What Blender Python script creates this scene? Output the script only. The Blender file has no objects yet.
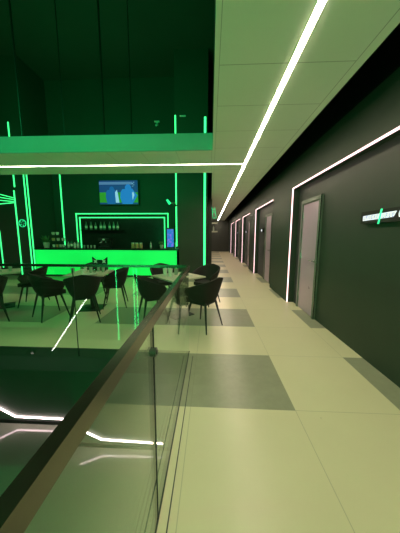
import bpy, bmesh, math, random
from mathutils import Vector, Matrix
random.seed(7)
PI = math.pi
SC = bpy.context.scene
C = SC.collection
R = math.radians

# ------------------------------------------------------------ camera / world / lights / exposure
cam_d = bpy.data.cameras.new('camera'); cam = bpy.data.objects.new('camera', cam_d); C.objects.link(cam)
cam.location = (0, 0, 1.5)
cam.rotation_mode = 'XYZ'
cam.rotation_euler = (R(90 - 7.742), R(-0.16), R(2.70))
cam_d.sensor_fit = 'VERTICAL'; cam_d.sensor_height = 24.0
cam_d.lens = 226.2 * 24.0 / 533.0
cam_d.clip_start = 0.02; cam_d.clip_end = 200
SC.camera = cam

w = bpy.data.worlds.new('world'); SC.world = w; w.use_nodes = True
w.node_tree.nodes['Background'].inputs[0].default_value = (0.02, 0.05, 0.03, 1)
w.node_tree.nodes['Background'].inputs[1].default_value = 0.15
SC.view_settings.view_transform = 'Standard'
SC.view_settings.look = 'None'
SC.view_settings.gamma = 1.0
SC.view_settings.exposure = 0.0
SC.view_settings.use_curve_mapping = False

def area(name, loc, rot, sx, sy, power, col, spread=180):
    l = bpy.data.lights.new(name, 'AREA'); l.shape = 'RECTANGLE'; l.size = sx; l.size_y = sy
    l.energy = power; l.color = col; l.spread = R(spread)
    o = bpy.data.objects.new(name, l); C.objects.link(o); o.location = loc; o.rotation_euler = rot
    return o
GREEN = (0.02, 1.0, 0.24)
# green fill lights added for the hall and corridor ceiling, unseen (housings built below)
area('hall_fill_light', (-3.2, 0.6, 5.12), (R(38), 0, 0), 2.4, 0.12, 75, GREEN)
area('beam_fill_light', (-3.6, 5.40, 3.36), (R(112), 0, 0), 5.0, 0.10, 75, GREEN)
area('rear_fill_light', (-2.6, -4.02, 1.3), (R(112), 0, R(-16)), 1.2, 0.16, 200, GREEN)

# ------------------------------------------------------------ node helpers
def new_mat(name):
    m = bpy.data.materials.new(name); m.use_nodes = True
    nt = m.node_tree; b = nt.nodes['Principled BSDF']
    return m, nt, b
def noise_mat(name, c1, c2, scale=6, rough=0.5, metal=0.0, bump=0.0, spec=0.5, rvar=0.0, detail=4):
    m, nt, b = new_mat(name)
    tc = nt.nodes.new('ShaderNodeTexCoord'); n = nt.nodes.new('ShaderNodeTexNoise')
    n.inputs['Scale'].default_value = scale; n.inputs['Detail'].default_value = detail
    nt.links.new(tc.outputs['Object'], n.inputs['Vector'])
    mx = nt.nodes.new('ShaderNodeMix'); mx.data_type = 'RGBA'
    mx.inputs[6].default_value = (*c1, 1); mx.inputs[7].default_value = (*c2, 1)
    nt.links.new(n.outputs[0], mx.inputs[0]); nt.links.new(mx.outputs[2], b.inputs['Base Color'])
    b.inputs['Roughness'].default_value = rough; b.inputs['Metallic'].default_value = metal
    b.inputs['Specular IOR Level'].default_value = spec
    if rvar:
        mr = nt.nodes.new('ShaderNodeMapRange'); mr.inputs[3].default_value = rough - rvar; mr.inputs[4].default_value = rough + rvar
        nt.links.new(n.outputs[0], mr.inputs[0]); nt.links.new(mr.outputs[0], b.inputs['Roughness'])
    if bump:
        bp = nt.nodes.new('ShaderNodeBump'); bp.inputs['Strength'].default_value = bump; bp.inputs['Distance'].default_value = 0.01
        nt.links.new(n.outputs[0], bp.inputs['Height']); nt.links.new(bp.outputs[0], b.inputs['Normal'])
    return m
def emit_mat(name, col, s):
    m, nt, b = new_mat(name)
    b.inputs['Base Color'].default_value = (*[min(1, c * .8) for c in col], 1)
    b.inputs['Emission Color'].default_value = (*col, 1); b.inputs['Emission Strength'].default_value = s
    return m

class N:   # tiny math-node builder
    def __init__(s, nt): s.nt = nt
    def m(s, op, a, b=None, c=None):
        n = s.nt.nodes.new('ShaderNodeMath'); n.operation = op
        for i, v in enumerate((a, b, c)):
            if v is None: continue
            if isinstance(v, (int, float)): n.inputs[i].default_value = v
            else: s.nt.links.new(v, n.inputs[i])
        return n.outputs[0]
    def mix(s, f, a, b):
        n = s.nt.nodes.new('ShaderNodeMix'); n.data_type = 'RGBA'
        s.nt.links.new(f, n.inputs[0]) if not isinstance(f, (int, float)) else setattr(n.inputs[0], 'default_value', f)
        for i, v in ((6, a), (7, b)):
            if isinstance(v, tuple): n.inputs[i].default_value = (*v, 1)
            else: s.nt.links.new(v, n.inputs[i])
        return n.outputs[2]

S = 0.9115; X0 = -0.164; Y0 = 1.813
def floor_material():
    m, nt, b = new_mat('floor_tiles'); k = N(nt)
    g = nt.nodes.new('ShaderNodeNewGeometry'); sp = nt.nodes.new('ShaderNodeSeparateXYZ')
    nt.links.new(g.outputs['Position'], sp.inputs[0])
    u = k.m('DIVIDE', k.m('SUBTRACT', sp.outputs[0], X0), S); v = k.m('DIVIDE', k.m('SUBTRACT', sp.outputs[1], Y0), S)
    iu = k.m('FLOOR', u); iv = k.m('FLOOR', v); fu = k.m('FRACT', u); fv = k.m('FRACT', v)
    row = k.m('LESS_THAN', k.m('FLOORED_MODULO', iv, 2), 0.5)
    ue = k.m('LESS_THAN', k.m('FLOORED_MODULO', iu, 2), 0.5)
    neg = k.m('LESS_THAN', iu, -0.5)
    negdark = k.m('MULTIPLY', neg, k.m('GREATER_THAN', k.m('ABSOLUTE', k.m('ADD', iu, 3)), 0.5))
    posdark = k.m('MULTIPLY', k.m('SUBTRACT', 1, neg), ue)
    dark = k.m('MULTIPLY', row, k.m('ADD', negdark, posdark))
    jw = 0.0028
    j1 = k.m('LESS_THAN', k.m('MINIMUM', fu, k.m('SUBTRACT', 1, fu)), jw)
    j2 = k.m('LESS_THAN', k.m('MINIMUM', fv, k.m('SUBTRACT', 1, fv)), jw)
    joint = k.m('MAXIMUM', j1, j2)
    n1 = nt.nodes.new('ShaderNodeTexNoise'); n1.inputs['Scale'].default_value = 1.7; n1.inputs['Detail'].default_value = 6
    n2 = nt.nodes.new('ShaderNodeTexNoise'); n2.inputs['Scale'].default_value = 9; n2.inputs['Detail'].default_value = 8; n2.inputs['Roughness'].default_value = .7
    for n in (n1, n2): nt.links.new(g.outputs['Position'], n.inputs['Vector'])
    light = k.mix(n1.outputs[0], (0.68, 0.62, 0.42), (0.76, 0.69, 0.48))
    grey = k.mix(n2.outputs[0], (0.25, 0.255, 0.18), (0.36, 0.36, 0.26))
    col = k.mix(dark, light, grey)
    # specks of dirt
    n3 = nt.nodes.new('ShaderNodeTexNoise'); n3.inputs['Scale'].default_value = 22; n3.inputs['Detail'].default_value = 1
    nt.links.new(g.outputs['Position'], n3.inputs['Vector'])
    sm = nt.nodes.new('ShaderNodeMapRange'); sm.inputs[1].default_value = .80; sm.inputs[2].default_value = .84; sm.inputs[4].default_value = .5
    nt.links.new(n3.outputs[0], sm.inputs[0])
    col = k.mix(sm.outputs[0], col, (0.22, 0.2, 0.12))
    col = k.mix(k.m('MULTIPLY', joint, .4), col, (0.22, 0.2, 0.13))
    nt.links.new(col, b.inputs['Base Color'])
    rr = nt.nodes.new('ShaderNodeMapRange'); rr.inputs[3].default_value = .30; rr.inputs[4].default_value = .33
    nt.links.new(n2.outputs[0], rr.inputs[0]); nt.links.new(rr.outputs[0], b.inputs['Roughness'])
    b.inputs['Specular IOR Level'].default_value = 0.45
    return m
def ceiling_material():
    m, nt, b = new_mat('ceiling_panels'); k = N(nt)
    g = nt.nodes.new('ShaderNodeNewGeometry'); sp = nt.nodes.new('ShaderNodeSeparateXYZ')
    nt.links.new(g.outputs['Position'], sp.inputs[0])
    v = k.m('FRACT', k.m('DIVIDE', k.m('SUBTRACT', sp.outputs[1], 2.16), 0.62))
    j = k.m('LESS_THAN', k.m('MINIMUM', v, k.m('SUBTRACT', 1, v)), 0.006)
    inx = k.m('MULTIPLY', k.m('GREATER_THAN', sp.outputs[0], 0.06), k.m('LESS_THAN', sp.outputs[0], 1.20))
    j = k.m('MULTIPLY', j, inx)
    e1 = k.m('LESS_THAN', k.m('ABSOLUTE', k.m('SUBTRACT', sp.outputs[0], 0.06)), 0.0025)
    e2 = k.m('LESS_THAN', k.m('ABSOLUTE', k.m('SUBTRACT', sp.outputs[0], 1.20)), 0.0035)
    u = k.m('FRACT', k.m('DIVIDE', sp.outputs[0], 0.62))
    ju = k.m('MULTIPLY', k.m('LESS_THAN', u, 0.008), k.m('LESS_THAN', sp.outputs[0], 0.03))
    jj = k.m('MAXIMUM', k.m('MAXIMUM', j, e1), k.m('MAXIMUM', e2, ju))
    n = nt.nodes.new('ShaderNodeTexNoise'); n.inputs['Scale'].default_value = 2.2; nt.links.new(g.outputs['Position'], n.inputs['Vector'])
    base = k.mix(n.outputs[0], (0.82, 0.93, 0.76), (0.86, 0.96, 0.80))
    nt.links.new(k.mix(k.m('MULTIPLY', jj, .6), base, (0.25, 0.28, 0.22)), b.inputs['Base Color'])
    b.inputs['Roughness'].default_value = 0.42
    return m
def glass_material(name, tint=(0.93, 0.98, 0.94), f0=0.04):
    m = bpy.data.materials.new(name); m.use_nodes = True; nt = m.node_tree; nt.nodes.clear(); k = N(nt)
    out = nt.nodes.new('ShaderNodeOutputMaterial'); mx = nt.nodes.new('ShaderNodeMixShader')
    tr = nt.nodes.new('ShaderNodeBsdfTransparent'); tr.inputs[0].default_value = (*tint, 1)
    gl = nt.nodes.new('ShaderNodeBsdfGlossy'); gl.inputs['Roughness'].default_value = 0.0; gl.inputs[0].default_value = (.95, 1, .96, 1)
    g = nt.nodes.new('ShaderNodeNewGeometry'); dp = nt.nodes.new('ShaderNodeVectorMath'); dp.operation = 'DOT_PRODUCT'
    nt.links.new(g.outputs['Normal'], dp.inputs[0]); nt.links.new(g.outputs['Incoming'], dp.inputs[1])
    c = k.m('ABSOLUTE', dp.outputs['Value'])
    f = k.m('ADD', k.m('MULTIPLY', k.m('POWER', k.m('SUBTRACT', 1, c), 5), 1 - f0), f0)
    nt.links.new(f, mx.inputs[0]); nt.links.new(tr.outputs[0], mx.inputs[1]); nt.links.new(gl.outputs[0], mx.inputs[2])
    nt.links.new(mx.outputs[0], out.inputs[0])
    return m

M = {}
M['floor'] = floor_material()
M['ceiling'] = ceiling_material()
M['glass'] = glass_material('railing_glass')
M['clear'] = glass_material('drink_glass', (.80, .9, .82), .08)
M['wall'] = noise_mat('dark_green_grey_paint', (0.024, 0.041, 0.028), (0.030, 0.049, 0.034), 3, .55, bump=.02, spec=.4)
M['recess'] = noise_mat('recess_wall_paint', (0.024, 0.037, 0.027), (0.030, 0.045, 0.033), 3, .5, spec=.4)
M['black'] = noise_mat('black_paint', (0.006, 0.008, 0.007), (0.012, 0.015, 0.012), 3, .75)
M['void'] = noise_mat('dark_hall_paint', (0.024, 0.034, 0.022), (0.036, 0.05, 0.034), .8, .7)
M['pier'] = noise_mat('dark_pier_panel', (0.035, 0.04, 0.034), (0.05, 0.055, 0.045), 2, .4)
M['white'] = noise_mat('white_soffit_paint', (0.62, 0.70, 0.58), (0.70, 0.78, 0.64), 2, .5)
M['lower_floor'] = noise_mat('polished_dark_floor', (0.26, 0.29, 0.22), (0.34, 0.37, 0.29), 1.2, .10, rvar=.04, spec=.7)
M['lower_wall'] = noise_mat('lower_level_wall', (0.06, 0.10, 0.07), (0.09, 0.14, 0.10), 1.5, .45)
M['steel'] = noise_mat('brushed_steel', (0.28, 0.27, 0.24), (0.36, 0.35, 0.31), 30, .38, metal=.85, rvar=.06)
M['bright_steel'] = noise_mat('bright_steel', (0.6, 0.6, 0.58), (0.7, 0.7, 0.68), 20, .25, metal=1)
M['rail'] = noise_mat('bronze_handrail_metal', (0.125, 0.115, 0.088), (0.155, 0.145, 0.11), 25, .24, metal=.92, rvar=.04)
M['door'] = noise_mat('pink_lit_satin_door', (0.48, 0.31, 0.47), (0.60, 0.42, 0.58), 2.5, .30, metal=.25, rvar=.06)  # pink LED reflection put into the leaf's base colour
M['frame'] = noise_mat('grey_door_frame', (0.13, 0.15, 0.13), (0.17, 0.19, 0.165), 5, .4, metal=.3)
M['velvet'] = noise_mat('dark_velvet', (0.007, 0.006, 0.005), (0.015, 0.013, 0.010), 14, .8, bump=.15)
M['leg'] = noise_mat('black_leg_metal', (0.008, 0.009, 0.008), (0.014, 0.015, 0.013), 10, .4)
M['tabletop'] = noise_mat('pale_stone_tabletop', (0.48, 0.42, 0.32), (0.62, 0.56, 0.44), 12, .35, detail=8)
M['counter'] = noise_mat('black_counter_stone', (0.012, 0.013, 0.012), (0.03, 0.032, 0.03), 20, .2)
M['shelf'] = noise_mat('pale_shelf', (0.35, 0.36, 0.28), (0.42, 0.43, 0.34), 8, .5)
M['channel'] = noise_mat('pale_floor_trim', (0.50, 0.46, 0.30), (0.58, 0.53, 0.35), 10, .35)
M['jar'] = noise_mat('amber_jar', (0.55, 0.30, 0.12), (0.70, 0.42, 0.2), 12, .3)
M['bottle_dark'] = noise_mat('dark_bottle_glass', (0.02, 0.05, 0.03), (0.04, 0.09, 0.05), 8, .12, spec=.8)
M['bottle_pale'] = noise_mat('pale_bottle', (0.32, 0.40, 0.32), (0.42, 0.5, 0.4), 8, .2)
M['shelf_bottle'] = noise_mat('green_tinted_bottle', (0.10, 0.15, 0.11), (0.16, 0.22, 0.16), 8, .2)
M['beam_front'] = noise_mat('darkened_beam_front', (0.42, 0.50, 0.52), (0.48, 0.56, 0.58), 2, .5)  # colour darkened to tone down the over-lit beam front
M['label'] = noise_mat('paper_label', (0.7, 0.68, 0.6), (0.8, 0.78, 0.7), 12, .6)
M['leaf'] = noise_mat('green_leaf', (0.05, 0.16, 0.05), (0.10, 0.28, 0.09), 20, .5)
M['pot'] = noise_mat('pale_pot', (0.5, 0.48, 0.4), (0.6, 0.57, 0.48), 10, .5)
M['plate'] = noise_mat('white_porcelain', (0.75, 0.75, 0.68), (0.82, 0.82, 0.75), 8, .2)
M['led_w'] = emit_mat('white_led_light', (1.0, 0.82, 0.62), 70)
M['led_beam'] = emit_mat('beam_led_light', (1.0, 0.90, 0.62), 33)
M['led_p'] = emit_mat('pink_white_led_light', (1.0, 0.62, 0.66), 2.5)
M['led_low'] = emit_mat('lower_led_light', (1.0, 0.70, 0.74), 11)
M['led_g'] = emit_mat('green_led_light', (0.05, 1.0, 0.24), 1.9)
M['led_g2'] = emit_mat('green_led_line', (0.04, 1.0, 0.28), 10)
M['led_t'] = emit_mat('teal_led_light', (0.05, 1.0, 0.27), 1.9)
M['led_s'] = emit_mat('reflection_led_light', (1.0, 0.85, 0.85), 30)

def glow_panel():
    m, nt, b = new_mat('green_glow_panel')
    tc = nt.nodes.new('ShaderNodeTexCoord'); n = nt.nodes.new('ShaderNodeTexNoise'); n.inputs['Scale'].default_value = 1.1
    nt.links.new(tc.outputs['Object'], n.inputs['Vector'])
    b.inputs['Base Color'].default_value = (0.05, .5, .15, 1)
    b.inputs['Emission Color'].default_value = (0.0, 0.85, 0.085, 1)  # LED light on the bar front put into the panel's own emission
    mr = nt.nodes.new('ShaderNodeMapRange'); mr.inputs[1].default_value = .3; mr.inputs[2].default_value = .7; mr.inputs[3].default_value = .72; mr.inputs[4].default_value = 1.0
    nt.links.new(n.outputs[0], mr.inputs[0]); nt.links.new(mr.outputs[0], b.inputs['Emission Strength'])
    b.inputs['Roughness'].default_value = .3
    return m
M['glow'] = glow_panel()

# ------------------------------------------------------------ mesh helpers
def link(name, me, parent=None):
    o = bpy.data.objects.new(name, me); C.objects.link(o)
    if parent: o.parent = parent
    return o
class MB:
    def __init__(s): s.bm = bmesh.new(); s.mi = 0
    def _t(s, fs):
        for f in fs: f.material_index = s.mi
    def box(s, x0, x1, y0, y1, z0, z1):
        vs = [s.bm.verts.new((x, y, z)) for z in (z0, z1) for x, y in ((x0, y0), (x1, y0), (x1, y1), (x0, y1))]
        fs = [(0, 3, 2, 1), (4, 5, 6, 7), (0, 1, 5, 4), (1, 2, 6, 5), (2, 3, 7, 6), (3, 0, 4, 7)]
        s._t([s.bm.faces.new([vs[i] for i in f]) for f in fs]); return s
    def prism(s, pts, axis, a, b):      # polygon extruded along an axis; pts are the two other coords
        def mk(p, t):
            if axis == 0: return (t, p[0], p[1])
            if axis == 1: return (p[0], t, p[1])
            return (p[0], p[1], t)
        A = [s.bm.verts.new(mk(p, a)) for p in pts]; B = [s.bm.verts.new(mk(p, b)) for p in pts]
        n = len(pts); fs = [s.bm.faces.new(A), s.bm.faces.new(B[::-1])]
        for i in range(n): fs.append(s.bm.faces.new((A[i], B[i], B[(i + 1) % n], A[(i + 1) % n])))
        s._t(fs); return s
    def tube(s, p0, p1, r0, r1=None, seg=10):
        r1 = r0 if r1 is None else r1
        p0 = Vector(p0); p1 = Vector(p1); d = (p1 - p0).normalized()
        u = d.orthogonal().normalized(); v = d.cross(u)
        A = []; B = []
        for i in range(seg):
            a = 2 * PI * i / seg; o = u * math.cos(a) + v * math.sin(a)
            A.append(s.bm.verts.new(p0 + o * r0)); B.append(s.bm.verts.new(p1 + o * r1))
        fs = [s.bm.faces.new(A), s.bm.faces.new(B)]
        for i in range(seg): fs.append(s.bm.faces.new((A[i], B[i], B[(i + 1) % seg], A[(i + 1) % seg])))
        s._t(fs); return s
    def bar(s, p0, p1, wx, wy, up=(0, 0, 1)):   # rectangular section bar
        p0 = Vector(p0); p1 = Vector(p1); d = (p1 - p0).normalized(); u = d.cross(Vector(up)).normalized(); v = d.cross(u)
        q = [(-1, -1), (1, -1), (1, 1), (-1, 1)]
        A = [s.bm.verts.new(p0 + u * a * wx / 2 + v * b * wy / 2) for a, b in q]; B = [s.bm.verts.new(p1 + u * a * wx / 2 + v * b * wy / 2) for a, b in q]
        fs = [s.bm.faces.new(A), s.bm.faces.new(B)]
        for i in range(4): fs.append(s.bm.faces.new((A[i], B[i], B[(i + 1) % 4], A[(i + 1) % 4])))
        s._t(fs); return s
    def lathe(s, prof, seg=20, cx=0, cy=0, cz=0):
        rings = []
        for r, z in prof:
            rings.append([s.bm.verts.new((cx + r * math.cos(2 * PI * i / seg), cy + r * math.sin(2 * PI * i / seg), cz + z)) for i in range(seg)])
        fs = []
        for a, b in zip(rings, rings[1:]):
            for i in range(seg): fs.append(s.bm.faces.new((a[i], a[(i + 1) % seg], b[(i + 1) % seg], b[i])))
        fs += [s.bm.faces.new(rings[0][::-1]), s.bm.faces.new(rings[-1])]
        s._t(fs); return s
    def sphere(s, c, r, sc=(1, 1, 1), seg=12):
        n = s.bm.faces
        res = bmesh.ops.create_uvsphere(s.bm, u_segments=seg, v_segments=max(6, seg // 2), radius=r,
            matrix=Matrix.Translation(c) @ Matrix.Diagonal((*sc, 1)))
        for v in res['verts']:
            for f in v.link_faces: f.material_index = s.mi
        return s
    def build(s, name, mats, parent=None, bevel=0, smooth=False, seg=2):
        if bevel:
            es = [e for e in s.bm.edges if len(e.link_faces) == 2 and e.calc_face_angle(0) > .6]
            bmesh.ops.bevel(s.bm, geom=es, offset=bevel, segments=seg, profile=.6, affect='EDGES')
        bmesh.ops.recalc_face_normals(s.bm, faces=s.bm.faces)
        me = bpy.data.meshes.new(name); s.bm.to_mesh(me); s.bm.free()
        if not isinstance(mats, (list, tuple)): mats = [mats]
        for m in mats: me.materials.append(M[m])
        if smooth:
            for p in me.polygons: p.use_smooth = True
            try: me.set_sharp_from_angle(angle=R(40))
            except Exception: pass
        return link(name, me, parent)
def struct(o): o['kind'] = 'structure'; return o
def tag(o, label, cat, group=None):
    o['label'] = label; o['category'] = cat
    if group: o['group'] = group
    return o
def thing(name, label, cat, loc=(0, 0, 0), rz=0, group=None):
    o = bpy.data.objects.new(name, None); C.objects.link(o); o.location = loc; o.rotation_euler = (0, 0, rz)
    o.empty_display_size = .1
    return tag(o, label, cat, group)
def dup(root, loc, rz, label, scale=None):
    r = root.copy(); C.objects.link(r); r.location = loc; r.rotation_euler = (0, 0, rz); r['label'] = label
    if scale: r.scale = scale
    for ch in list(root.children):
        c = ch.copy(); C.objects.link(c); c.parent = r
        for g in ch.children:
            d = g.copy(); C.objects.link(d); d.parent = c
    return r

# ============================================================ THE SETTING
XW = 1.75; XR = 1.90; HC = 2.95; TOP = 7.4; YEND = 22.0; YB = 9.3; YP = 8.05; LOW = -3.28
RX = -0.273; RY = 2.76                                       # corner of the glass railing
HX, HY = -0.262, 2.780                                        # corner of the floor opening
# floor slab of the upper level around the stair void (void: x -7..-0.25, y -3.6..2.79)
struct(MB().box(HX, 2.1, -4.2, HY, -0.32, 0).box(-12, 2.1, HY, YEND + .2, -0.32, 0)
       .build('floor', 'floor'))
struct(MB().box(HX - .0065, HX - .0005, -3.6, HY - .0125, -.33, .004).box(-7, HX, HY - .012, HY - .0005, -.33, .004).build('trim_1', 'pier'))
struct(MB().box(-.215, -.208, -1.4, RY - .1, 0, .0025).build('trim_2', 'pier'))

# right wall with its recesses (opening: from far edge to near edge)
openings = [(5.13, -1.0), (9.15, 6.65), (12.75, 10.45), (16.25, 13.95), (19.8, 17.5)]
LT = 2.52
segs = []; prev = YEND
for far, near in reversed(openings):
    segs.append((far, prev)); prev = near
segs.append((-4.2, prev))
wl = MB()
for a, b in segs: wl.box(XW, XR + .12, a, b, 0, LT)
wl.box(XW, XR + .12, -4.2, YEND, LT, 3.07)
struct(wl.build('wall_right', 'wall'))
struct(MB().box(XR, XR + .119, -1.0, 5.13, 0, LT).box(XR, XR + .119, 6.65, 9.15, 0, LT).box(XR, XR + .119, 10.45, 12.75, 0, LT)
       .box(XR, XR + .119, 13.95, 16.25, 0, LT).box(XR, XR + .119, 17.5, 19.8, 0, LT).build('wall_right_recess', 'recess'))
struct(MB().box(2.15, 2.25, -4.2, YEND, 3.07, 3.9).box(XR, 2.25, -4.2, YEND, 3.05, 3.07).box(1.22, 2.25, -4.2, YEND, 3.9, 4.0)
       .box(1.22, 1.26, -4.2, YEND, 3.125, 4.0).build('wall_right_upper', 'black'))
struct(MB().box(-.13, 2.25, YEND, YEND + .15, 0, 4).build('wall_end', 'pier'))
struct(MB().box(-.33, -.13, YP + .2, YEND, 0, 3.0).build('wall_corridor_left', 'pier'))
struct(MB().box(-12, 2.25, -4.3, -4.2, -.32, TOP).build('wall_near', 'void'))
# corridor ceiling and cross beam
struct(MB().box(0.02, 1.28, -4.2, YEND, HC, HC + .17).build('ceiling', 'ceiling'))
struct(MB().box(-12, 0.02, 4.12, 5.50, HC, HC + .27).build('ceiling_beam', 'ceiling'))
struct(MB().box(-12, 2.25, -4.3, YEND + .2, TOP, TOP + .1).build('ceiling_high', 'void'))
struct(MB().box(-12, 0.019, 4.10, 4.1195, HC, HC + .275).build('trim_3', 'beam_front'))  # board added over the beam front to darken its lit face
# hall walls
struct(MB().box(-12, .04, YB, YB + .12, 0, TOP).build('wall_back', 'void'))
struct(MB().box(-12.1, -12, -4.2, YB, -.32, TOP).build('wall_left', 'void'))
struct(MB().box(-1.13, -.13, YP, YB, 0, 1.05).box(-1.24, -.13, YP, YB, 1.05, TOP).build('wall_pier_right', 'void'))
struct(MB().box(-12, -6.475, YP, YB, 0, TOP).build('wall_pier_left', 'void'))
struct(MB().box(.04, .10, -4.2, YEND, HC + .17, TOP).build('wall_upper_right', 'void'))
# lower level
struct(MB().box(-9, 1.5, -4.2, 5.2, LOW - .1, LOW).build('floor_lower', 'lower_floor'))
struct(MB().box(-9, -3.05, 5.0, 5.2, LOW, -.32).build('wall_lower_far', 'lower_wall'))
struct(MB().box(-3.05, 1.5, 4.45, 5.2, LOW, -.32).build('wall_lower_pier', 'lower_wall'))
struct(MB().box(1.5, 1.6, -4.2, 5.2, LOW, -.32).build('wall_lower_right', 'lower_wall'))
struct(MB().box(-9.1, -9, -4.2, 5.2, LOW, -.32).build('wall_lower_left', 'lower_wall'))
struct(MB().box(-9, 1.5, -4.3, -4.2, LOW, -.32).build('wall_lower_near', 'lower_wall'))
struct(MB().box(-9, -7, -4.2, HY, -.32, -.02).build('floor_left', 'floor'))
struct(MB().box(-3.0, .02, 4.43, 4.4499, LOW, LOW + .09).box(-9, -3.07, 4.98, 5.0, LOW, LOW + .09).build('baseboard_lower', 'black'))

# ============================================================ LIGHT STRIPS OF THE CORRIDOR
def strip(name, label, mat, segments, wid, dep, parent=None, up=(0, 0, 1), house=None, cat='light strip', group=None):
    mb = MB()
    for a, b in segments: mb.bar(a, b, wid, dep, up)
    o = mb.build(name, mat, parent)
    return o
t = thing('ceiling_light_strip', 'long white light strip running down the corridor ceiling', 'light', (.68, 9, HC))
MB().box(-.022, .022, -13, 12.6, -.0045, .004).build('diffuser', 'led_w', t)
MB().box(-.030, -.023, -13, 12.6, -.002, .004).box(.023, .030, -13, 12.6, -.002, .004).build('housing', 'white', t)
t = thing('ceiling_light_strip', 'white light strip across the underside of the hall beam', 'light', (-5, 4.86, HC))
MB().box(-7, 5.7, -.016, .016, -.004, .004).build('diffuser', 'led_beam', t)
MB().box(-7, 5.7, -.022, -.017, -.005, .003).box(-7, 5.7, .017, .022, -.005, .003).build('housing', 'white', t)

nm = ['nearest the camera', 'second from the camera', 'third from the camera', 'fourth from the camera', 'farthest, by the end wall']
for i, (far, near) in enumerate(openings):
    t = thing('door_light_strip', 'pink white light strip outlining the door recess ' + nm[i], 'light', (XW, far, 0), 0, 'light strips around the door recesses')
    wv = .018
    MB().box(-.006, .012, -.03, -.03 + wv + .006, 0.005, LT - .004).build('upright', 'led_p', t)
    MB().box(-.006, .012, near - far + .01, -.03, LT - .024, LT - .004).build('header', 'led_p', t)

# ============================================================ DOORS
def door(n, y0, y1):
    t = bpy.data.objects.new('door_%d' % n, None); C.objects.link(t); t.location = (XR, (y0 + y1) / 2, 0); struct(t)
    h = (y1 - y0) / 2; H = 2.20
    MB().box(-.045, 0, -h, -h + .07, 0, H).box(-.045, 0, h - .07, h, 0, H).box(-.045, 0, -h + .07, h - .07, H - .07, H).build('door_frame', 'frame', t, bevel=.004)
    lf = MB().box(-.022, 0, -h + .07, h - .07, .012, H - .07).build('door_leaf', 'door', t, bevel=.002)
    MB().tube((-.022, -h + .14, 1.05), (-.026, -h + .14, 1.05), .027, seg=16).tube((-.026, -h + .14, 1.05), (-.075, -h + .14, 1.05), .009).tube((-.07, -h + .145, 1.05), (-.07, -h + .255, 1.05), .009).build('door_handle', 'bright_steel', lf, smooth=True)
    for z in (.3, 1.1, 1.9):
        MB().tube((-.028, h - .074, z - .05), (-.028, h - .074, z + .05), .007).build('hinge', 'bright_steel', lf)
    MB().box(-.046, -.03, -h, -h + .008, 0, H).build('edge_strip', 'bright_steel', t)
    return t
door(1, 4.03, 4.86); door(2, 7.12, 7.95); door(3, 10.75, 11.6); door(4, 14.25, 15.1); door(5, 17.8, 18.65)

# small wall signs in the recesses
def wall_sign(y, z, ln, label, grp=None):
    t = thing('wall_sign', label, 'sign', (XR, y, z), 0, grp)
    MB().box(-.05, -.001, -ln / 2, ln / 2, -.07, .07).build('sign_box', 'black', t, bevel=.004)
    return t
sg = wall_sign(2.585, 1.72, .70, 'black wall sign with a glowing white band crossed by a green slash')
E_ = emit_mat('sign_white_light', (0.80, 0.84, 1.0), .72); M['sign_w'] = E_
M['sign_g'] = emit_mat('sign_green_light', (0.05, 1.0, 0.42), 1.0)
M['ink'] = noise_mat('sign_grey_letter', (0.12, 0.12, 0.15), (0.17, 0.17, 0.2), 10, .5)
M['sign_grey'] = emit_mat('sign_letter_glow', (0.22, 0.24, 0.34), .8)
# local y decreases toward the camera (right in the view)
MB().prism([(.31, -.038), (.31, .020), (-.19, .034), (-.155, -.024)], 0, -.053, -.0495).build('light_band', 'sign_w', sg)
MB().prism([(.02, .075), (.0, .075), (.03, -.085), (.05, -.085)], 0, -.060, -.0545).build('green_slash', 'sign_g', sg)
yy = .295
for k, wd in enumerate((.03, .036, .028, .034, .026, .032, .03, .036, .028, .03)):
    if .0 < yy < .06: yy = -.01
    lt = MB().box(-.0545, -.0532, yy - .006, yy, -.024, .018)
    if k % 2: lt.box(-.0545, -.0532, yy - wd * .7, yy - .006, .010, .018)
    if k % 3 != 1: lt.box(-.0545, -.0532, yy - wd * .7, yy - .006, -.024, -.017)
    if k % 3 == 1: lt.box(-.0545, -.0532, yy - wd * .7, yy - .006, -.006, .0)
    lt.build('letter', 'sign_grey', sg)
    yy -= wd + .012
MB().prism([(-.225, -.03), (-.25, -.035), (-.28, -.03), (-.28, -.022), (-.25, -.026), (-.23, -.02), (-.23, .02), (-.28, .03), (-.28, .038), (-.25, .036), (-.225, .03), (-.218, 0)], 0, -.054, -.0505).build('curved_mark', 'sign_w', sg)
s2 = [(8.42, 'small black sign with a lit arrow in the second door recess', .16), (12.1, 'small black lit sign in the third door recess', .16), (15.7, 'small black lit sign in the fourth door recess', .16)]
for y, lb, ln in s2:
    t = wall_sign(y, 1.70, ln * 2, lb)
    MB().prism([(.12, -.03), (.12, .03), (.0, .045), (-.07, 0), (.0, -.045)], 0, -.053, -.0495).build('lit_mark', 'sign_w', t)

# ============================================================ GLASS RAILING
rl = thing('glass_railing', 'frameless glass railing with bronze handrail around the stair void', 'railing', (RX, RY, 0))
GT = .012; TOPZ = 1.14; CW = .024; CH = .052
def gp(x0, x1, y0, y1):
    return MB().box(x0, x1, y0, y1, -.12, TOPZ - CH + .012).build('glass_panel', 'glass', rl)
gp(-GT / 2, GT / 2, 0.0, 0.0 + -1.765) if False else None
gp(-GT / 2, GT / 2, -1.752, -.014)         # long side, far panel
gp(-GT / 2, GT / 2, -3.6, -1.762)          # long side, near panel
for a, b in ((-.02, -1.47), (-1.482, -2.95), (-2.962, -4.43), (-4.442, -5.91)):
    gp(b, a, -GT / 2, GT / 2)
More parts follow.
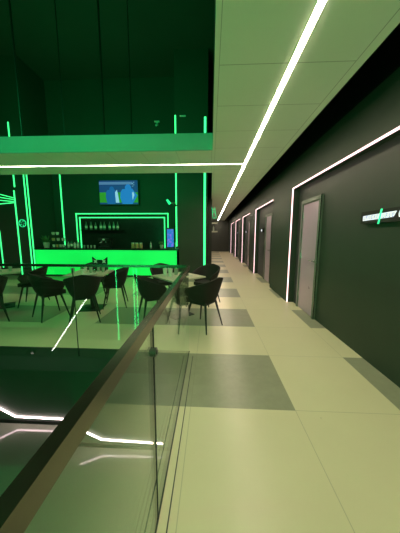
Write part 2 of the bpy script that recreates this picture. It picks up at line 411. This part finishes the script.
# handrail: rectangular cap on the glass, mitred at the corner
hr = MB()
hr.prism([(-CW / 2 - .004, TOPZ - CH), (CW / 2 + .004, TOPZ - CH), (CW / 2 + .004, TOPZ), (-CW / 2 - .004, TOPZ)], 1, CW / 2, -3.9)
hr.build('handrail', 'rail', rl, bevel=.003)
MB().box(-6.5, -CW / 2 - .005, -CW / 2, CW / 2, TOPZ - .034, TOPZ - .001).build('handrail', 'rail', rl, bevel=.003)
for (x, y) in ((.0, -1.757),):
    MB().tube((-.02, y, .95), (.02, y, .95), .022, seg=16).tube((-.026, y, .95), (.026, y, .95), .012, seg=12).build('glass_clamp', 'pier', rl, smooth=True)
    MB().box(-.0085, .0085, y - .005, y + .005, -.1, TOPZ - CH).build('joint_seal', 'black', rl)
for x in (-1.476, -2.956, -4.436):
    MB().box(x - .003, x + .003, -.0065, .0065, -.1, TOPZ - CH).build('joint_seal', 'leg', rl)
MB().tube((-.03, -.06, 1.08), (-.03, -.06, .98), .012, seg=10).build('corner_bracket', 'steel', rl)
for x in (-.10, -2.1, -4.1):
    MB().tube((x, -.03, -.06), (x, .03, -.06), .022, seg=12).build('glass_clamp', 'bright_steel', rl)

# ============================================================ LOWER LEVEL LIGHT LINES
def poly_led(name, label, pts, y, mat, r=.022, grp=None):
    mb = MB()
    for a, b in zip(pts, pts[1:]): mb.bar((a[0], y, a[1]), (b[0], y, b[1]), r, r, (0, 1, 0))
    o = mb.build(name, mat); return tag(o, label, 'light', grp)
poly_led('zigzag_light_strip', 'bent white light strip on the lower level wall, seen left of the handrail', [(-6.6, -2.2), (-4.93, -3.09), (-3.10, -3.115)], 4.98, 'led_low', .024)
poly_led('zigzag_light_strip', 'bent white light strip on the lower level wall, seen through the near glass', [(-2.95, -2.82), (-2.42, -3.07), (-1.03, -3.105)], 4.43, 'led_low', .024)

# unseen staircase, added with a light line for the slanted reflection in the railing glass
st = thing('staircase', 'dark staircase with added light line in the stair void', 'staircase', (-4.6, -3.2, 0))
sb = MB()
for i in range(16):
    z = -.1 - i * .2; y = i * .27 - .2
    if z - .04 > LOW: sb.box(-2.2, -.95, y, y + .29, z - .04, z)
sb.build('treads', 'pier', st)
for x in (-2.22, -.93):
    MB().bar((x, -.25, -.15), (x, 3.9, -3.2), .05, .26, (1, 0, 0)).build('stringer', 'pier', st)

# vertical green light lines on the near wall (they show as reflections in the railing glass)
for x, grp in ((-4.19, 1), (-3.40, 2), (-3.26, 3)):
    o = MB().box(x - .017, x + .017, -4.195, -4.17, LOW + .02, -.4).box(x - .017, x + .017, -4.195, -4.17, -.33, 5.2).build('wall_light_strip', 'led_g2')
    tag(o, ['', 'single green light line on the wall behind the stair void', 'left green light line of the pair on the wall behind the stair void', 'right green light line of the pair on the wall behind the stair void'][grp], 'light', 'green light lines behind the stair void')
o = MB().bar((.26, 1.22, -.71), (-.37, 2.22, -2.11), .02, .02, (0, 1, 0)).build('light_line', 'led_s', st); o['label'] = 'added slanted white light line'


# ============================================================ HALL LIGHT FIXTURES
def vled(x, z0, z1, y, wd, mat, label, nm='wall_light_strip', grp='vertical green light strips on the hall piers'):
    t = thing(nm, label, 'light', (x, y, z0), 0, grp)
    MB().box(-wd / 2, wd / 2, -.02, -.006, 0, z1 - z0).build('diffuser', mat, t)
    MB().box(-wd / 2 - .004, wd / 2 + .004, -.006, 0, 0, z1 - z0).build('housing', 'leg', t)
    return t
vled(-7.03, .02, 3.08, YP, .04, 'led_g', 'green light strip at the far left of the hall, lower run')
vled(-6.99, 3.20, 5.35, YP, .04, 'led_g', 'green light strip at the far left of the hall, upper run above the beam')
vled(-6.62, .02, 3.75, YP, .035, 'led_g', 'left green light strip of the close pair beside the bar')
vled(-6.51, .02, 3.75, YP, .035, 'led_g', 'right green light strip of the close pair beside the bar')
vled(-6.13, 1.08, 4.1, YB, .045, 'led_g', 'slim green light strip on the back wall left of the framed mirror')
vled(-1.21, 1.12, 5.45, YP, .045, 'led_g', 'tall green light strip beside the small cooler at the bar end')
vled(-.22, .02, 5.38, YP, .07, 'led_t', 'thick teal green light strip on the pier at the corridor corner')
for k, (z0, z1) in enumerate(((3.01, 2.83), (2.88, 2.77), (2.76, 2.70), (2.60, 2.66))):
    o = MB().bar((-7.8, YP - .012, z0), (-7.08, YP - .012, z1), .022, .02, (0, 1, 0)).build('wall_light_strip', 'led_g')
    tag(o, ['topmost', 'second from the top', 'third from the top', 'lowest'][k] + ' of four converging green light lines on the left pier', 'light', 'converging green light lines on the left pier')
vled(-7.74, .3, 1.68, YP, .035, 'led_g', 'short green light strip low on the left pier')

# double green frame behind the bar
fr = thing('light_frame', 'double green light frame around the bar back mirror', 'light', (-3.64, YB, 1.0))
MB().box(-1.78, 1.78, -.03, -.002, 0.0, 1.40).build('mirror_panel', 'counter', fr)
def rect_frame(x0, x1, z1, wd, y):
    mb = MB(); mb.box(x0 - wd / 2, x0 + wd / 2, y - .02, y, 0, z1); mb.box(x1 - wd / 2, x1 + wd / 2, y - .02, y, 0, z1); mb.box(x0 - wd / 2, x1 + wd / 2, y - .02, y, z1 - wd, z1); return mb
rect_frame(-1.90, 1.90, 1.40, .035, -.03).build('outer_light', 'led_g', fr)
rect_frame(-1.76, 1.76, 1.245, .035, -.03).build('inner_light', 'led_g', fr)

# television
tv = thing('television', 'wall mounted television showing a football match above the bar', 'television', (-3.68, YB - .12, 3.20))
def img(name, col, s=.55):
    M[name] = emit_mat(name, col, s)
img('screen_navy', (0.01, 0.03, 0.16), .9); img('screen_blue', (0.015, 0.09, 0.42), .6); img('screen_green', (0.05, 0.3, 0.03), .45)
img('screen_crowd', (0.10, 0.16, 0.42), .7); img('screen_white', (0.35, 0.5, 0.9), .7); img('screen_cyan', (0.02, 0.15, 0.6), .7)
MB().box(-.80, .80, -.03, .03, -.48, .48).box(-.2, .2, .03, .119, -.2, .2).build('bezel', 'leg', tv, bevel=.004)
W2, H2 = .775, .455
sc = MB(); sc.box(-W2, W2, -.034, -.0305, -H2, H2)
sc.mi = 1; sc.box(-W2, W2, -.036, -.0345, -H2, 0.0)          # pitch
sc.mi = 2; sc.box(-W2, W2 - .2, -.036, -.0345, .30, .40)      # crowd
sc.mi = 0; sc.box(-W2, W2, -.0365, -.0345, -H2, -H2 + .06)
sc.mi = 3                                                     # two players in blue
def player(cx, s):
    sc.sphere((cx + .03, -.038, .13 * s), .10 * s, (1, .03, 1.0), 10)
    sc.prism([(cx - .16 * s, -.45), (cx - .22 * s, -.2), (cx - .2 * s, .02), (cx - .15 * s, .09 * s), (cx + .15 * s, .11 * s), (cx + .22 * s, .0), (cx + .30 * s, -.12), (cx + .22 * s, -.28), (cx + .15 * s, -.45)], 1, -.038, -.0365)
player(-.30, 1.0); sc.mi = 4; player(.36, 1.35)
sc.mi = 5; sc.prism([(-.12, -.4), (-.14, .0), (-.06, .1), (-.02, -.1), (.02, -.4)], 1, -.0395, -.0385)
sc.prism([(.56, -.30), (.55, -.02), (.60, .02), (.64, -.1)], 1, -.0395, -.0385)
for k in range(4): sc.box(.56 + .05 * (k % 2), .60 + .05 * (k % 2), -.0395, -.0385, .22 + .05 * k, .24 + .05 * k)
sc.build('screen', ['screen_navy', 'screen_green', 'screen_crowd', 'screen_blue', 'screen_cyan', 'screen_white'], tv)

# ============================================================ BAR
bar = thing('bar_counter', 'long bar counter with glowing green front and black top', 'bar', (-3.8, 8.0, 0))
BX0, BX1 = -2.665, 2.645
MB().box(BX0 + .1, BX1 - .1, .06, .62, 0, .98).build('body', 'black', bar)
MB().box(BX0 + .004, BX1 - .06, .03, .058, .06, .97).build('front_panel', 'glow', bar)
MB().box(BX0 + .004, BX1 - .06, .04, .058, 0, .06).build('plinth', 'black', bar)
MB().box(BX0, BX1 + .02, 0, .68, .985, 1.04).build('counter_top', 'counter', bar, bevel=.006)
# back shelf carrying the bottles
sh = MB().box(-5.3, -3.55, YB - .29, YB - .031, 1.70, 1.73).build('bottle_shelf', 'counter'); tag(sh, 'narrow dark shelf of bottles on the mirror behind the bar', 'shelf')
bc = thing('back_counter', 'low dark work counter behind the bar', 'counter', (-3.8, YB - .56, 0))
MB().box(-2.5, 2.5, .02, .5, 0, .88).build('cabinet', 'pier', bc); MB().box(-2.52, 2.52, 0, .5, .88, .92).build('worktop', 'counter', bc)
def bottle(nm, label, cat, loc, r, h, mat, grp=None, lab=True):
    t = thing(nm, label, cat, loc, 0, grp)
    MB().lathe([(r * .95, 0), (r, .01), (r, h * .58), (r * .85, h * .66), (r * .36, h * .78), (r * .34, h * .94)], 14).build('body', mat, t, smooth=True)
    MB().lathe([(r * .40, h * .94), (r * .40, h)], 10).build('cap', 'leg', t)
    if lab: MB().lathe([(r * 1.01, h * .18), (r * 1.01, h * .48)], 14).build('paper_label', 'label', t, smooth=True)
    return t
bn = ['leftmost', 'second', 'third', 'fourth', 'fifth', 'sixth', 'seventh', 'rightmost']
bx = [-5.07, -4.87, -4.68, -4.46, -4.32, -4.10, -3.93, -3.77]
b0 = None
for i in range(8):
    gm = 'shelf_bottle'
    lb = bn[i] + (' of the eight bottles on the shelf behind the bar' if i in (0, 7) else ' bottle from the left on the shelf behind the bar')
    r = .048 if i not in (3, 4) else .052
    bottle('bottle', lb, 'bottle', (bx[i], YB - .17, 1.732), r, .33 if i != 2 else .30, gm, 'bottles on the shelf behind the bar')

# things on the bar counter
CZ = 1.042
def jar(loc, label):
    t = thing('jar', label, 'jar', loc, 0, 'amber jars on the bar counter')
    MB().lathe([(.055, 0), (.062, .01), (.062, .15), (.05, .17)], 16).build('body', 'jar', t, smooth=True)
    MB().lathe([(.054, .17), (.054, .195)], 16).build('lid', 'label', t)
for x, lb in ((-2.88, 'leftmost of the three amber jars on the bar counter'), (-2.73, 'middle of the three amber jars on the bar counter'), (-2.58, 'rightmost of the three amber jars on the bar counter')):
    jar((x, 8.3, CZ), lb)
bottle('bottle', 'lone pale bottle standing right of the amber jars', 'bottle', (-2.21, 8.3, CZ), .035, .25, 'bottle_pale')
def plant(nm, label, loc, s, n=22):
    t = thing(nm, label, 'plant', loc)
    MB().lathe([(.05 * s, 0), (.07 * s, .11 * s), (.06 * s, .115 * s)], 14).build('pot', 'pot', t, smooth=True)
    mb = MB()
    for i in range(n):
        a = random.uniform(0, 2 * PI); l = random.uniform(.08, .2) * s; e = random.uniform(.4, 1.3)
        b = Vector((0, 0, .1 * s)); d = Vector((math.cos(a) * math.cos(e), math.sin(a) * math.cos(e), math.sin(e))); sd = d.cross(Vector((0, 0, 1))).normalized() * .022 * s
        v = [mb.bm.verts.new(p) for p in (b, b + d * l * .5 + sd, b + d * l, b + d * l * .5 - sd)]
        mb.bm.faces.new(v)
    f = mb.build('foliage', 'leaf', t)
    md = f.modifiers.new('s', 'SOLIDIFY'); md.thickness = .003
plant('potted_plant', 'small potted plant on the bar left of the cooler', (-1.80, 8.28, CZ), 1.1)
plant('potted_plant', 'leafy potted plant at the left end of the bar counter', (-6.18, 8.28, CZ), 1.7, 40)
# counter-top drinks cooler
cl = thing('drinks_cooler', 'small counter top drinks cooler glowing violet and blue', 'cooler', (-1.46, 8.34, CZ))
MB().box(-.15, .15, -.14, .14, 0, .74).build('cabinet', 'leg', cl, bevel=.01)
def violet():
    m, nt, b = new_mat('violet_display'); tc = nt.nodes.new('ShaderNodeTexCoord'); v = nt.nodes.new('ShaderNodeTexVoronoi'); v.inputs['Scale'].default_value = 11
    nt.links.new(tc.outputs['Object'], v.inputs['Vector']); cr = nt.nodes.new('ShaderNodeValToRGB')
    cr.color_ramp.elements[0].color = (.38, .12, .95, 1); cr.color_ramp.elements[1].color = (.0, .2, .65, 1); cr.color_ramp.elements[1].position = .6
    nt.links.new(v.outputs['Distance'], cr.inputs[0]); nt.links.new(cr.outputs[0], b.inputs['Emission Color']); b.inputs['Emission Strength'].default_value = .9; b.inputs['Base Color'].default_value = (.01, .01, .02, 1)
    return m
M['violet'] = violet()
MB().box(-.12, .12, -.148, -.141, .05, .69).build('lit_door', 'violet', cl)
wb = thing('paper_box', 'white box at the right end of the bar counter', 'box', (-1.225, 8.2, CZ))
MB().box(-.06, .06, -.06, .06, 0, .22).build('carton', 'plate', wb, bevel=.004); MB().box(-.055, .055, -.063, -.0605, .06, .14).build('front_label', 'bottle_pale', wb)

# espresso machine and other items in the middle
em = thing('espresso_machine', 'small espresso machine in the middle of the bar', 'coffee machine', (-3.98, 8.38, CZ))
MB().box(-.20, .20, -.15, .15, 0, .05).box(-.20, .20, .03, .15, .05, .30).box(-.20, .20, -.13, .15, .26, .36).build('body', 'leg', em, bevel=.01)
MB().tube((-.08, -.08, .26), (-.08, -.08, .20), .03).build('group_head', 'bright_steel', em); MB().tube((.08, -.08, .26), (.08, -.08, .20), .03).build('group_head', 'bright_steel', em)
MB().tube((-.08, -.10, .20), (-.08, -.24, .19), .011).build('portafilter', 'plate', em)
MB().sphere((.02, -.14, .31), .035, (1.5, .4, 1)).build('badge', 'plate', em, smooth=True)
def glass_item(nm, loc, r, h, label, cat='glass', grp=None, mat='clear', base=None):
    o = MB().lathe([(r * .7, 0), (r * .75, .006), (r, h), (r * .93, h), (r * .68, .012)], 14)
    # open tumbler: remove top cap
    o.bm.faces.ensure_lookup_table()
    ob = o.build(nm, mat, None, smooth=True); ob.location = loc
    return tag(ob, label, cat, grp)
# back-bar stacks on the left of the counter: rack with cups and bottles
rk = thing('cup_rack', 'two level rack of cups and jars left on the bar counter', 'rack', (-5.72, 8.34, CZ))
for z in (.0, .24, .46): MB().box(-.26, .26, -.12, .12, z, z + .015).build('shelf', 'pier', rk)
for x in (-.25, .25):
    for y in (-.11, .11): MB().tube((x, y, 0), (x, y, .48), .008).build('post', 'leg', rk)
k = 0
for z, row in ((.015, ('leftmost cup', 'second cup', 'third cup', 'rightmost cup')), (.255, ('leftmost pot', 'middle pot', 'rightmost pot')), (.475, ('left tin', 'right tin'))):
    lv = {.015: 'lower', .255: 'middle', .475: 'top'}[z]
    n = len(row)
    for i, q in enumerate(row):
        x = -5.72 - .19 + .38 * i / (max(1, n - 1))
        if n == 2: x = -5.90 + .16 * i
        kind = q.split()[-1]; r = .045 if kind == 'cup' else .055
        o = MB().lathe([(r * .7, 0), (r, .05), (r, .105), (r * .9, .105), (r * .85, .07)], 12).build(kind, ['plate', 'jar', 'pot'][(i + k) % 3], None, smooth=True)
        o.location = (x, 8.30, CZ + z); tag(o, q + ' on the ' + lv + ' level of the rack at the left of the bar', kind, 'crockery in the rack on the bar')
    k += 1
for i, (x, h, m, lb) in enumerate(((-5.34, .24, 'bottle_pale', 'pale bottle just right of the cup rack'), (-5.22, .30, 'bottle_dark', 'dark bottle in the group right of the cup rack'), (-5.10, .22, 'plate', 'short white bottle in the group right of the cup rack'), (-4.98, .28, 'bottle_pale', 'tall pale bottle at the end of the group right of the rack'))):
    bottle('bottle', lb, 'bottle', (x, 8.3, CZ), .04, h, m, 'bottles right of the cup rack')
for i in range(4):
    glass_item('tumbler', (-4.72 + i * .13, 8.28, CZ), .035, .10, ['leftmost', 'second', 'third', 'rightmost'][i] + ' tumbler in the row left of the espresso machine', 'glass', 'tumblers left of the espresso machine', 'bottle_pale')
# round green light ornament and spotlights
o = MB()
for i in range(20):
    a = 2 * PI * i / 20; b = 2 * PI * (i + 1) / 20
    o.bar((-6.82 + .13 * math.cos(a), YP - .03, 1.93 + .13 * math.sin(a)), (-6.82 + .13 * math.cos(b), YP - .03, 1.93 + .13 * math.sin(b)), .016, .016, (0, 1, 0))
for i in range(5):
    a = 2 * PI * i / 5; o.bar((-6.82 + .05 * math.cos(a), YP - .03, 1.93 + .05 * math.sin(a)), (-6.82 + .12 * math.cos(a), YP - .03, 1.93 + .12 * math.sin(a)), .012, .012, (0, 1, 0))
M['neon_dim'] = emit_mat('dim_green_neon', (.03, .9, .35), .9)
tag(o.build('neon_ring', 'neon_dim'), 'round green neon ring between the left light strips', 'sign')
sp = thing('spotlight', 'small green lit spotlight on a bracket beside the tall green strip', 'spotlight', (-1.17, YP, 2.62))
MB().bar((0, -.03, 0), (-.28, -.10, 0), .02, .02).build('bracket', 'bottle_pale', sp); MB().tube((-.24, -.10, -.04), (-.34, -.16, .10), .05, .035, 12).build('lamp_head', 'neon_dim', sp, smooth=True)
MB().tube((-.12, -.08, -.02), (-.02, -.12, -.10), .03, .03, 10).build('driver', 'bottle_dark', sp)
pj = thing('ceiling_camera', 'small pale security camera high on the hall back wall', 'camera', (-2.1, YB, 5.75))
MB().box(-.04, .04, -.06, 0, -.04, .04).build('base', 'plate', pj); MB().tube((0, -.05, 0), (0, -.2, -.12), .035, .035, 10).build('body', 'plate', pj); MB().box(-.10, .10, -.10, -.02, .06, .09).build('bracket', 'plate', pj)
o = MB().box(-1.06, -.86, YP - .05, YP, 5.40, 5.43).build('wall_bracket', 'plate'); tag(o, 'small pale bracket at the top of the tall green strip', 'bracket')
# corridor corner bits beyond the pier
ld = thing('neon_sign', 'small ladder shaped green neon sign at the corridor corner', 'sign', (-.128, YP + .35, 2.33))
MB().bar((.16, 0, .19), (.20, 0, -.19), .014, .014, (0, 1, 0)).bar((.26, 0, .19), (.32, 0, -.19), .014, .014, (0, 1, 0)).bar((.17, 0, .12), (.27, 0, .12), .014, .014, (0, 1, 0)).bar((.175, 0, .02), (.29, 0, .02), .014, .014, (0, 1, 0)).bar((.20, 0, -.19), (.32, 0, -.19), .014, .014, (0, 1, 0)).build('tube', 'neon_dim', ld)
MB().bar((0, 0, .0), (.18, 0, .0), .012, .012, (0, 1, 0)).build('arm', 'leg', ld)
for z, y, l, lb in ((2.04, 10.0, .42, 'upper pale shelf projecting from the corridor corner wall'), (1.68, 10.0, .42, 'lower pale shelf projecting from the corridor corner wall')):
    o = MB().box(-.13, -.13 + l, y - .1, y + .1, z - .03, z + .03).build('wall_shelf', 'shelf'); tag(o, lb, 'shelf')
bottle('bottle', 'slim bottle on the lower shelf at the corridor corner', 'bottle', (.12, 10.0, 1.711), .035, .24, 'bottle_pale', None, False)

# suspension rods over the beam and floodlight housings (lamps added for green fill)
rn = ['leftmost', 'second from left', 'third from left', 'rightmost']
for i, (x, z1) in enumerate(((-3.83, TOP), (-2.95, TOP), (-2.13, TOP), (-1.58, TOP))):
    t = thing('suspension_rod', rn[i] + ' of the four thin rods rising from the beam', 'rod', (x, 4.72, HC + .27), 0, 'rods holding the beam')
    MB().tube((0, 0, 0), (0, 0, z1 - HC - .27), .011 if i in (1, 3) else .018, seg=8).build('rod', 'leg', t); MB().lathe([(.05, 0), (.05, .012)], 12).build('foot_plate', 'steel', t)
def fill_lamp(label, x, y, w_, tilt):
    t = thing('fill_light', label, 'light', (x, y, 5.12))
    MB().box(-w_ / 2 - .03, w_ / 2 + .03, -.08, .08, .025, .10).build('housing', 'leg', t)
    for s in (-1, 1): MB().tube((s * w_ * .4, 0, .1), (s * w_ * .4, 0, TOP - 5.12), .006, seg=6).build('cable', 'leg', t)
fill_lamp('long green floodlight added above the stair void', -3.2, .52, 2.4, 0)
t = thing('fill_uplight', 'long green uplight added unseen on top of the beam', 'light', (-3.6, 5.30, HC + .2705), 0)  # hidden lamp added to throw green onto the back wall
MB().box(-2.52, 2.52, -.06, .06, 0, .20).build('housing', 'leg', t, bevel=.01)
t = thing('rear_fill_lamp', 'green fill lamp added on the wall behind the stair void', 'light', (-2.6, -4.2, 1.3), 0)  # lamp added behind the camera to push green onto the ceiling
MB().box(-.64, .64, 0, .12, -.10, .10).build('housing', 'leg', t, bevel=.01)

# ============================================================ CHAIRS
def shell_mesh():
    bm = bmesh.new()
    nA = 26; A0 = R(128)
    def top_h(a):
        t_ = abs(a) / A0
        return .865 - .20 * (t_ ** 1.3) - (.05 if t_ > .97 else 0)
    rows_z = 7
    grid_o = []; grid_i = []
    for j in range(rows_z + 1):
        s = j / rows_z; ro = []; ri = []
        for i in range(nA + 1):
            a = -A0 + 2 * A0 * i / nA
            zt = top_h(a); z = .46 + (zt - .46) * s
            e = s ** .75
            rx = .185 + .115 * e; ry = .18 + .12 * e
            # back is at -y ; squircle outline
            cx = math.sin(a); cy = -math.cos(a)
            n_ = 2.6; q = (abs(cx) ** n_ + abs(cy) ** n_) ** (-1 / n_)
            ro.append(bm.verts.new((cx * q * rx, cy * q * ry + .0, z)))
            th = .030
            ri.append(bm.verts.new((cx * q * (rx - th), cy * q * (ry - th) + .0, z)))
        grid_o.append(ro); grid_i.append(ri)
    F = bm.faces.new
    for j in range(rows_z):
        for i in range(nA):
            F((grid_o[j][i], grid_o[j][i + 1], grid_o[j + 1][i + 1], grid_o[j + 1][i]))
            F((grid_i[j][i], grid_i[j + 1][i], grid_i[j + 1][i + 1], grid_i[j][i + 1]))
    for i in range(nA):
        F((grid_o[-1][i], grid_o[-1][i + 1], grid_i[-1][i + 1], grid_i[-1][i]))
        F((grid_o[0][i], grid_i[0][i], grid_i[0][i + 1], grid_o[0][i + 1]))
    for j in range(rows_z):
        F((grid_o[j][0], grid_o[j + 1][0], grid_i[j + 1][0], grid_i[j][0]))
        F((grid_o[j][-1], grid_i[j][-1], grid_i[j + 1][-1], grid_o[j + 1][-1]))
    bmesh.ops.recalc_face_normals(bm, faces=bm.faces)
    return bm
def make_chair(label):
    t = thing('dining_armchair', label, 'chair', (0, 0, 0), 0, 'dark tub armchairs around the tables')
    mb = MB(); mb.bm.free(); mb.bm = shell_mesh(); o = mb.build('backrest', 'velvet', t, smooth=True)
    md = o.modifiers.new('b', 'BEVEL'); md.width = .010; md.segments = 2; md.limit_method = 'ANGLE'; md.angle_limit = R(50)
    MB().box(-.168, .168, -.145, .225, .43, .50).build('seat', 'velvet', t, bevel=.035, smooth=True, seg=3)
    MB().box(-.15, .15, -.14, .17, .41, .44).build('seat_frame', 'leg', t)
    for sx, sy in ((-1, -1), (1, -1), (1, 1), (-1, 1)):
        MB().tube((sx * .145, sy * .135, .455), (sx * .24, sy * .23 + .005, 0), .021, .010, 10).build('leg', 'leg', t, smooth=True)
    return t
# forward of chair = +y (towards its table)
def face(cx, cy, tx, ty): return math.atan2(-(tx - cx), (ty - cy))
T1 = (-.61, 4.18); T2 = (-2.45, 4.45); T3 = (-4.42, 4.45)
chairs = [
    (-.11, 3.60, R(57), 'armchair at the right table, nearest to the open corridor, back to the camera'),
    (-1.01, 3.80, R(-62), 'armchair left of the right table, partly behind the handrail corner'),
    (-.10, 4.95, face(-.10, 4.95, *T1), 'armchair on the far right side of the right table, beside the pier'),
    (-1.05, 4.98, face(-1.05, 4.98, *T1), 'armchair on the far left side of the right table, before the bar'),
    (-2.22, 3.78, face(-2.20, 3.78, *T2) + .1, 'armchair at the middle table with its back square to the camera'),
    (-2.96, 3.92, face(-3.02, 3.92, *T2) + .2, 'armchair at the left side of the middle table, seen side on'),
    (-2.03, 4.66, face(-2.0, 4.66, *T2) - .15, 'armchair at the right side of the middle table, facing left'),
    (-2.75, 5.22, face(-2.75, 5.22, *T2), 'armchair behind the middle table, only its back rim showing'),
    (-3.86, 4.66, face(-3.86, 4.70, *T3), 'armchair at the right side of the leftmost table'),
    (-3.84, 3.62, face(-3.84, 3.62, *T3) + .2, 'armchair cut by the left edge of the picture'),
]
c0 = make_chair(chairs[0][3]); c0.location = (chairs[0][0], chairs[0][1], 0); c0.rotation_euler = (0, 0, chairs[0][2])
for x, y, rz, lb in chairs[1:]: dup(c0, (x, y, 0), rz, lb)

# ============================================================ TABLES
def make_table(loc, rz, label):
    t = thing('cafe_table', label, 'table', (*loc, 0), rz, 'square cafe tables')
    MB().box(-.37, .37, -.37, .37, .725, .75).build('tabletop', 'tabletop', t, bevel=.006)
    MB().box(-.15, .15, -.15, .15, .70, .724).build('top_bracket', 'leg', t)
    MB().tube((0, 0, .03), (0, 0, .70), .035, seg=16).build('pedestal', 'leg', t, smooth=True)
    MB().prism([(-.22, -.22), (.22, -.22), (.22, .22), (-.22, .22)], 2, 0, .014).lathe([(.16, .014), (.05, .05)], 4).build('base_plate', 'leg', t)
    return t
tb = make_table(T1, R(43), 'square cafe table nearest the corridor, turned corner first')
dup(tb, (*T2, 0), R(8), 'square cafe table in the middle, crowded with glassware')
dup(tb, (*T3, 0), R(40), 'square cafe table at the left edge of the picture')
TZ = .7515
# right table: three tumblers / menu block
for i, (x, y, h, m) in enumerate(((-.86, 4.22, .13, 'plate'), (-.74, 4.10, .15, 'plate'), (-.66, 4.28, .12, 'bottle_pale'))):
    glass_item('cup', (x, y, TZ), .045, h, ['leftmost', 'tallest middle', 'rightmost'][i] + ' pale cup on the table nearest the corridor', 'cup', 'cups on the table nearest the corridor', m)
o = MB().lathe([(.05, 0), (.09, .008), (.10, .014)], 20).build('saucer', 'plate', None, smooth=True); o.location = (-.42, 4.12, TZ); tag(o, 'small white saucer on the table nearest the corridor', 'saucer')
# middle table
random.seed(3)
pos = [(-2.72, 4.30), (-2.62, 4.45), (-2.52, 4.30), (-2.42, 4.42), (-2.30, 4.33), (-2.20, 4.5), (-2.64, 4.62), (-2.36, 4.62)]
ds = ['front left corner', 'left side behind the front row', 'front edge left of centre', 'centre', 'front edge right of centre', 'right side', 'back left', 'back right']
for i, (x, y) in enumerate(pos):
    glass_item('tumbler', (x, y, TZ), .036, [.11, .15, .09, .12, .10, .14, .12, .1][i], 'small glass at the ' + ds[i] + ' of the middle table', 'glass', 'glasses on the middle table', ['bottle_pale', 'clear', 'plate', 'bottle_pale', 'clear', 'bottle_pale', 'plate', 'bottle_pale'][i])
o = MB().lathe([(.08, 0), (.12, .01), (.13, .02)], 24).build('plate', 'plate', None, smooth=True); o.location = (-2.30, 4.17, TZ); tag(o, 'white plate near the front edge of the middle table', 'plate')
# left table
bottle('bottle', 'slim pale bottle on the table at the left edge', 'bottle', (-4.29, 4.35, TZ), .035, .26, 'bottle_pale')
for i, (x, y) in enumerate(((-4.47, 4.42), (-4.19, 4.5))):
    glass_item('tumbler', (x, y, TZ), .036, .11, ['glass left of the bottle on the leftmost table', 'glass right of the bottle on the leftmost table'][i], 'glass', 'glasses on the leftmost table', 'bottle_pale')
# black ornament with pointed ends and two pale stars, standing on the middle table
og = thing('table_ornament', 'black table ornament with pointed ears and two pale star marks', 'ornament', (-2.36, 4.70, TZ))
MB().prism([(-.12, .0), (.12, .0), (.16, .15), (.165, .30), (.085, .235), (-.085, .235), (-.165, .30), (-.16, .15)], 1, -.012, .012).build('board', 'leg', og)
for cx in (-.092, .092):
    pts = []
    for i in range(8):
        a = PI / 4 * i + PI / 4; q = .055 if i % 2 == 0 else .024
        pts.append((cx + q * math.cos(a), .20 + q * math.sin(a)))
    MB().prism(pts, 1, -.0145, -.0125).build('star_mark', 'plate', og)
